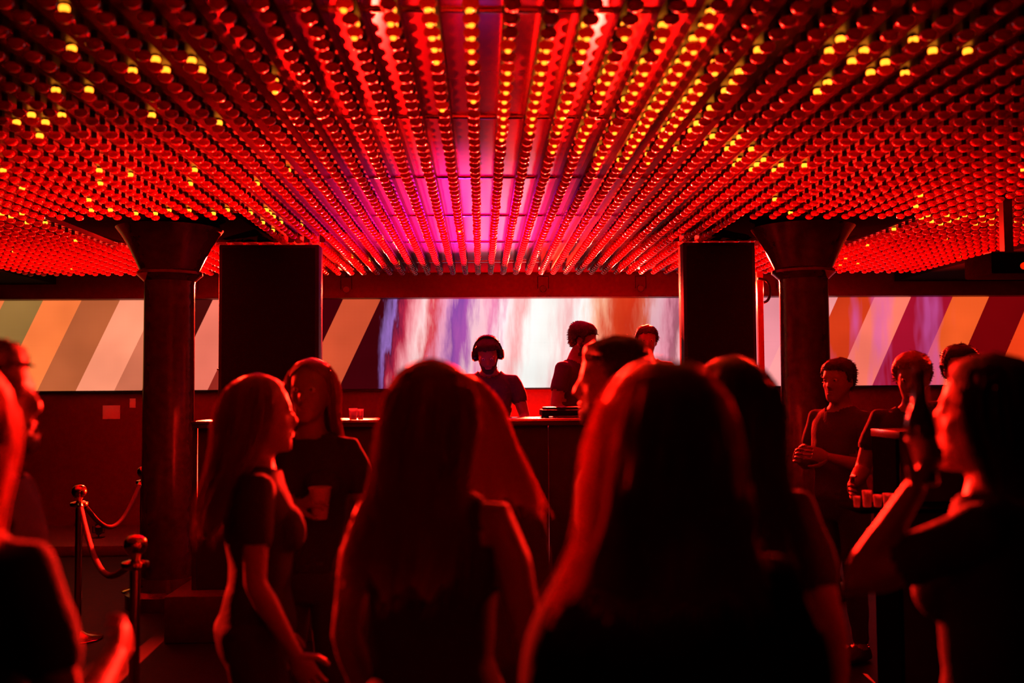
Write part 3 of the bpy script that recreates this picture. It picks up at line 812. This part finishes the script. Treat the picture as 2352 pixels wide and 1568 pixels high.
    if hair:
        style, hm = hair[0], hair[1]
        if style in ('short', 'curly'):
            th = thick; am = .006 if style == 'short' else .022
            hl = [(-.12, 1.535), (-.05, 1.54), (-.015, 1.585), (.02, 1.60), (.035, 1.655), (.07, 1.672), (.12, 1.676)]
            def vh(i):
                if cls[i][1] != 'head': return -1
                p = ih @ vs[i]
                e = p.z - interp(hl, p.y)
                if abs(p.x) > .081 and p.z < 1.635: return -1
                return e
            h = shell('hair', body, vh, th, hm, root, band=.035, nz=am, nsc=26 if style == 'curly' else 38, edge=0.08)
            rn = random.Random(seed*11); cand = [i for i in range(len(vs)) if cls[i][1] == 'head' and vh(i) > .004]; tq = MB()
            for i in rn.sample(cand, min(len(cand), 520)):
                nn = ns[i]; e = min(1.0, vh(i)/.035); bk = MH.to_3x3() @ Vector((rn.uniform(-.5, .5), -.35 + rn.uniform(-.4, .4), -.25))
                a0 = vs[i] + nn*(th*e*.5); a1 = a0 + (nn*.7 + bk*.5).normalized()*rn.uniform(.005, .010); a2 = a1 + (nn*.30 + bk).normalized()*rn.uniform(.008, .018)
                tq.tube([a0, a1, a2], [.0042, .0032, .0006], 4)
            tag(tq.build('loose_tufts', hm, h), kind='stuff')
        else:
            kw = dict(length=.42, vol=1.0, spread=1.0, sway=0.0, back=0.0, part=0.0, fluff=.24, strands=700); kw.update(hair[2] if len(hair) > 2 else {})
            hq = MB(); long_hair(hq, MH, MU, kw['length'], kw['vol'], kw['spread'], kw['sway'], kw['back'], seed, part=kw['part'], fluff=kw['fluff'], strands=kw['strands']); hq.build('hair', [hm, hm + '_strand'], root)
    if beard:
        def vb(i):
            if cls[i][1] != 'head': return -1
            p = ih @ vs[i]
            if p.y < .0 or p.z < 1.487: return -1
            lim = 1.556 if p.y > .06 else 1.60 - (p.y/.06)*.03
            e = lim - p.z
            if abs(p.x) < .022 and p.y > .07 and 1.533 < p.z < 1.553: return -1
            return e
        shell('beard', body, vb, beard[1], beard[0], root, band=.02, nz=.003, nsc=60)
    if eyes:
        for sx in (-1, 1):
            e = MB(); e.m = 0; c = MH @ Vector((sx*.031, .0835, 1.6185)); e.ell(c, (.0125, .0125, .0125), 12, 8)
            e.m = 1; e.ell(MH @ Vector((sx*.031, .0945, 1.6185)), (.0055, .0025, .0055), 10, 6, M=H3); e.build('eye', ['eye', 'iris'], root)
        lq = MB(); lq.ell(MH @ Vector((0, .0975, 1.549)), (.021, .008, .0055), M=H3); lq.ell(MH @ Vector((0, .0955, 1.539)), (.019, .008, .006), M=H3); lq.build('lips', 'lips', root)
    return root, MW, MH, grips

# --- behind the booth
dj, MW, MH, _ = person('man in headphones and dark T-shirt looking down behind the counter', 1117, 768, 7.42, 178, STZ, False, ('short', 'hair_dark'), ('tee', 'cloth_charcoal'),
    arms=(((-.30, .25, -1), (.25, .85, -.35)), ((.30, .25, -1), (-.25, .85, -.35))), lean=9, head=(0, 22, 4), palm=((0, .2, -1), (0, .2, -1)), curl=(.4, .4), beard=('hair_dark', .006))
Mx = MW @ MH
t = tag(empty('headphones', Mx @ Vector((0, 0, 1.60))), 'black over-ear headphones on the man behind the counter', 'headphones')
t.rotation_euler = Mx.to_euler(); s0 = Mx.to_scale().x
q = MB(); q.tube([(math.sin(a)*.108*s0, -.01*s0, (math.cos(a)*.155)*s0) for a in [R(-92 + 184*i/16) for i in range(17)]], .010*s0, 8, flat=1.0); q.build('headband', 'black_metal', t)
for sx in (-1, 1):
    q = MB(); q.lathe([(.030*s0, 0), (.042*s0, .006*s0), (.044*s0, .022*s0), (.034*s0, .036*s0), (.012*s0, .040*s0)], 20, Matrix.Translation((sx*.084*s0, -.008*s0, 0)) @ Matrix.Rotation(sx*PI/2, 4, 'Y'))
    c = q.build('ear_cup', 'black_metal', t)
    q = MB(); q.lathe([(.032*s0, -.008*s0), (.041*s0, -.004*s0), (.041*s0, .004*s0), (.030*s0, .006*s0)], 20, Matrix.Translation((sx*.084*s0, -.008*s0, 0)) @ Matrix.Rotation(sx*PI/2, 4, 'Y')); q.build('ear_pad', 'black_box', c)
person('man with shaggy hair in a dark T-shirt turned right behind the counter', 1333, 735, 7.72, -122, STZ, False, ('short', 'hair_dark'), ('tee', 'cloth_charcoal'),
    arms=(((-.25, .3, -1), (.2, .9, -.3)), ((.3, .1, -1), (-.35, .8, -.35))), lean=10, head=(18, 8, 0), palm=((0, 0, -1), (0, 0, -1)), beard=('hair_dark', .005))
person('small red-lit figure with cropped hair standing far back before the screen', 1484, 745, 9.0, 165, STZ, False, ('short', 'hair_dark'), ('tee', 'cloth_wine'), head=(10, 6, 0))
# --- right of the right column
person('man with short hair beside the right column facing left', 1934, 820, 6.0, 118, 0, False, ('short', 'hair_dark'), ('tee', 'cloth_charcoal'),
    arms=(((-.2, .1, -1), (.5, .8, .25)), ((.2, .1, -1), (-.5, .8, .2))), head=(12, 4, 0), curl=(1.0, 1.0))
person('man with tousled hair and lit cheek looking down, right of the column', 2096, 803, 5.3, 142, 0, False, ('short', 'hair_brown'), ('tee', 'cloth_black'), head=(8, 14, 0), arms=(((-.3, .1, -1), (.1, .9, -.2)), ((.3, .1, -1), (-.1, .9, -.2))))
person('person with dark hair mostly hidden behind the drinker at the right', 2198, 790, 5.6, 170, 0, False, ('short', 'hair_dark'), ('tee', 'cloth_black'))
# --- the crowd
person('woman in profile with long dark hair, facing right, left of centre', 556, 857, 3.1, -78, 0, True, ('long', 'hair_brown', dict(length=.50, spread=1.1, back=.05, fluff=.24, strands=800)), ('tee', 'cloth_black'),
    arms=(((-.15, -.05, -1), (.0, .35, -1)), ((.15, .0, -1), (.0, .55, -1))), head=(6, 0, 0))
_, MWb, _, gb = person('woman with centre-parted long hair holding a cup, facing the viewer', 725, 822, 4.0, 172, 0, True, ('long', 'hair_brown', dict(length=.40, spread=.95)), ('tee', 'cloth_black'),
    arms=(((-.2, -.1, -1), (.1, .35, -1)), ((.02, .15, -1), (-1.0, .75, .45))), curl=(.5, 1.15), palm=(None, (-1, .2, 0)))
person('long-haired woman in a tank top seen from behind, centre left', 970, 820, 2.15, -14, 0, True, ('long', 'hair_brown', dict(length=.50, fluff=.22, strands=800, spread=1.05, sway=-.05, vol=1.02)), ('tank', 'cloth_black'),
    arms=(((-.2, .1, -1), (.1, .5, -1)), ((.24, -.05, -1), (.02, .25, -1))), head=(-8, 0, 0))
person('woman with swinging shoulder-length hair half hidden behind the tank-top woman', 1052, 852, 2.75, 14, 0, True, ('long', 'hair_blonde', dict(length=.38, spread=1.1, sway=.07, vol=1.02, fluff=.3, strands=900)), ('long', 'cloth_charcoal'),
    head=(6, 4, -6))
person('man with short dark hair in profile, facing left, head above the crowd', 1448, 770, 3.0, 84, 0, False, ('short', 'hair_dark'), ('tee', 'cloth_black'), head=(4, 2, 0), beard=('hair_dark', .006))
person('fair-haired woman with a middle parting seen from behind in the foreground', 1530, 815, 1.45, 4, 0, True, ('long', 'hair_blonde', dict(length=.35, spread=1.30, sway=-.04, vol=1.05, part=.012, fluff=.20, strands=900)), ('tee', 'cloth_black'),
    head=(0, 3, -4), vox=.010)
person('long dark-haired woman behind the fair-haired woman, seen from behind', 1690, 815, 2.2, -10, 0, True, ('long', 'hair_dark', dict(length=.46, spread=1.05, sway=.03, vol=1.04)), ('tee', 'cloth_black'), head=(-4, 2, 5))
_, MWh, _, gh = person('woman in profile at the right edge lifting a bottle, facing left', 2236, 812, 2.05, 52, 0, True, ('long', 'hair_dark', dict(length=.30, vol=1.10, spread=1.05)), ('tee', 'cloth_black'),
    arms=(((-.1, .9, -.5), (.1, -.5, .85)), ((.2, -.05, -1), (.0, .3, -1))), head=(6, -2, 0), curl=(1.25, .6), palm=((.2, .9, .1), None), vox=.010)
person('bearded man in profile at the left edge, facing right', -95, 770, 2.25, -86, 0, False, ('short', 'hair_dark'), ('tee', 'cloth_black'), head=(2, 0, 0), beard=('hair_dark', .014))
_, MWj, _, gj = person('person with fair hair at the left edge, back turned, arm bent forward', -165, 812, 1.62, -16, 0, True, ('long', 'hair_blonde', dict(length=.40, spread=1.15)), ('tee', 'cloth_black'),
    arms=(((-.2, .0, -1), (.0, .3, -1)), ((.22, .10, -1), (-.35, 1.0, .30))), curl=(.6, .9))

# ------------------------------------------------------------------ things held
g = gb[1]
t = tag(empty('cup', g - Vector((0, 0, .06))), 'small pale cup held by the woman facing the viewer', 'cup')
q = MB(); q.lathe([(.026, 0), (.028, .003), (.040, .115), (.038, .116), (.025, .006)], 20); q.build('tumbler', 'plastic_cup', t)
q = MB(); q.lathe([(.0405, .112), (.043, .115), (.0405, .119), (.038, .116)], 20); q.build('rim', 'plastic_cup', t)
g = gh[0]
t = tag(empty('bottle', g - Vector((0, 0, .07))), 'dark glass bottle raised by the woman at the right edge', 'bottle')
q = MB(); q.lathe([(.026, 0), (.030, .004), (.030, .115), (.026, .140), (.015, .170), (.0125, .215), (.0145, .218), (.0145, .232), (.011, .233)], 24); q.build('glass_body', 'bottle_glass', t)
q = MB(); q.lathe([(.0306, .03), (.0306, .095)], 24); q.build('paper_label', 'label_paper', t)

# ------------------------------------------------------------------ brass posts with ropes
def stanchion(px, Y, label):
    p = P(px, 1000, Y)
    t = tag(empty('rope_post', (p.x, Y, 0)), label, 'rope post', 'brass rope posts left of the booth')
    q = MB(); q.lathe([(.155, 0), (.160, .008), (.150, .018), (.06, .035), (.03, .055)], 28); q.build('base', 'brass', t)
    q = MB(); q.lathe([(.022, .04), (.022, .86), (.026, .865)], 20); q.build('pole', 'brass', t)
    q = MB(); q.lathe([(.03, .86), (.055, .868), (.058, .880), (.055, .892), (.03, .90)], 24); q.build('rope_ring', 'brass', t)
    q = MB(); q.lathe([(.018, .90), (.022, .915), (.040, .935), (.049, .96), (.045, .985), (.028, 1.003), (.004, 1.009)], 24); q.build('ball_finial', 'brass', t)
    return Vector((p.x, Y, .88))
def rope(a, b, sag, label):
    d = (b - a).normalized()*.078; a = a + d; b = b - d; pts = [a.lerp(b, i/20) - Vector((0, 0, sag*math.sin(PI*i/20))) for i in range(21)]
    q = MB(); q.tube(pts, .016, 10)
    o = q.build('rope', 'rope'); tag(o, label, 'rope', 'ropes between the brass posts')
    for e, f in ((pts[0], pts[1]), (pts[-1], pts[-2])):
        h = MB(); dd = (f - e).normalized(); h.tube([e - dd*.02, e, e + dd*.05], [.010, .020, .019], 12); h.build('end_hook', 'brass', o)
s1 = stanchion(184, 6.7, 'brass rope post with a ball top standing clear at the left')
s2 = stanchion(330, 8.3, 'brass rope post half hidden behind the left column')
s3 = stanchion(314, 4.35, 'low-seen brass rope post nearest the viewer, by the left column')
s4 = P(60, 1000, 8.2); s4.z = .88
rope(s1, s3, .22, 'dark red rope hanging from the clear brass post to the nearest one')
rope(s1, s2, .25, 'dark red rope hanging from the clear brass post to the half-hidden one')

# ------------------------------------------------------------------ notices on the wall under the screen
def notice(px0, py0, px1, py1, label, n=3):
    Y = 11.612
    a, b = P(px0, py0, Y), P(px1, py1, Y)
    t = tag(empty('notice', (a.x, Y, b.z)), label, 'notice', 'paper notices on the wall under the screen')
    q = MB(); q.box((0, 0, 0), (b.x - a.x, .006, a.z - b.z)); q.build('sheet', 'paper', t)
    return t
notice(236, 931, 275, 962, 'larger pale notice on the wall under the left screen')
notice(298, 915, 311, 936, 'tiny pale notice on the wall under the left screen')
notice(1178, 909, 1206, 916, 'narrow pale strip on the wall between the two men behind the counter')
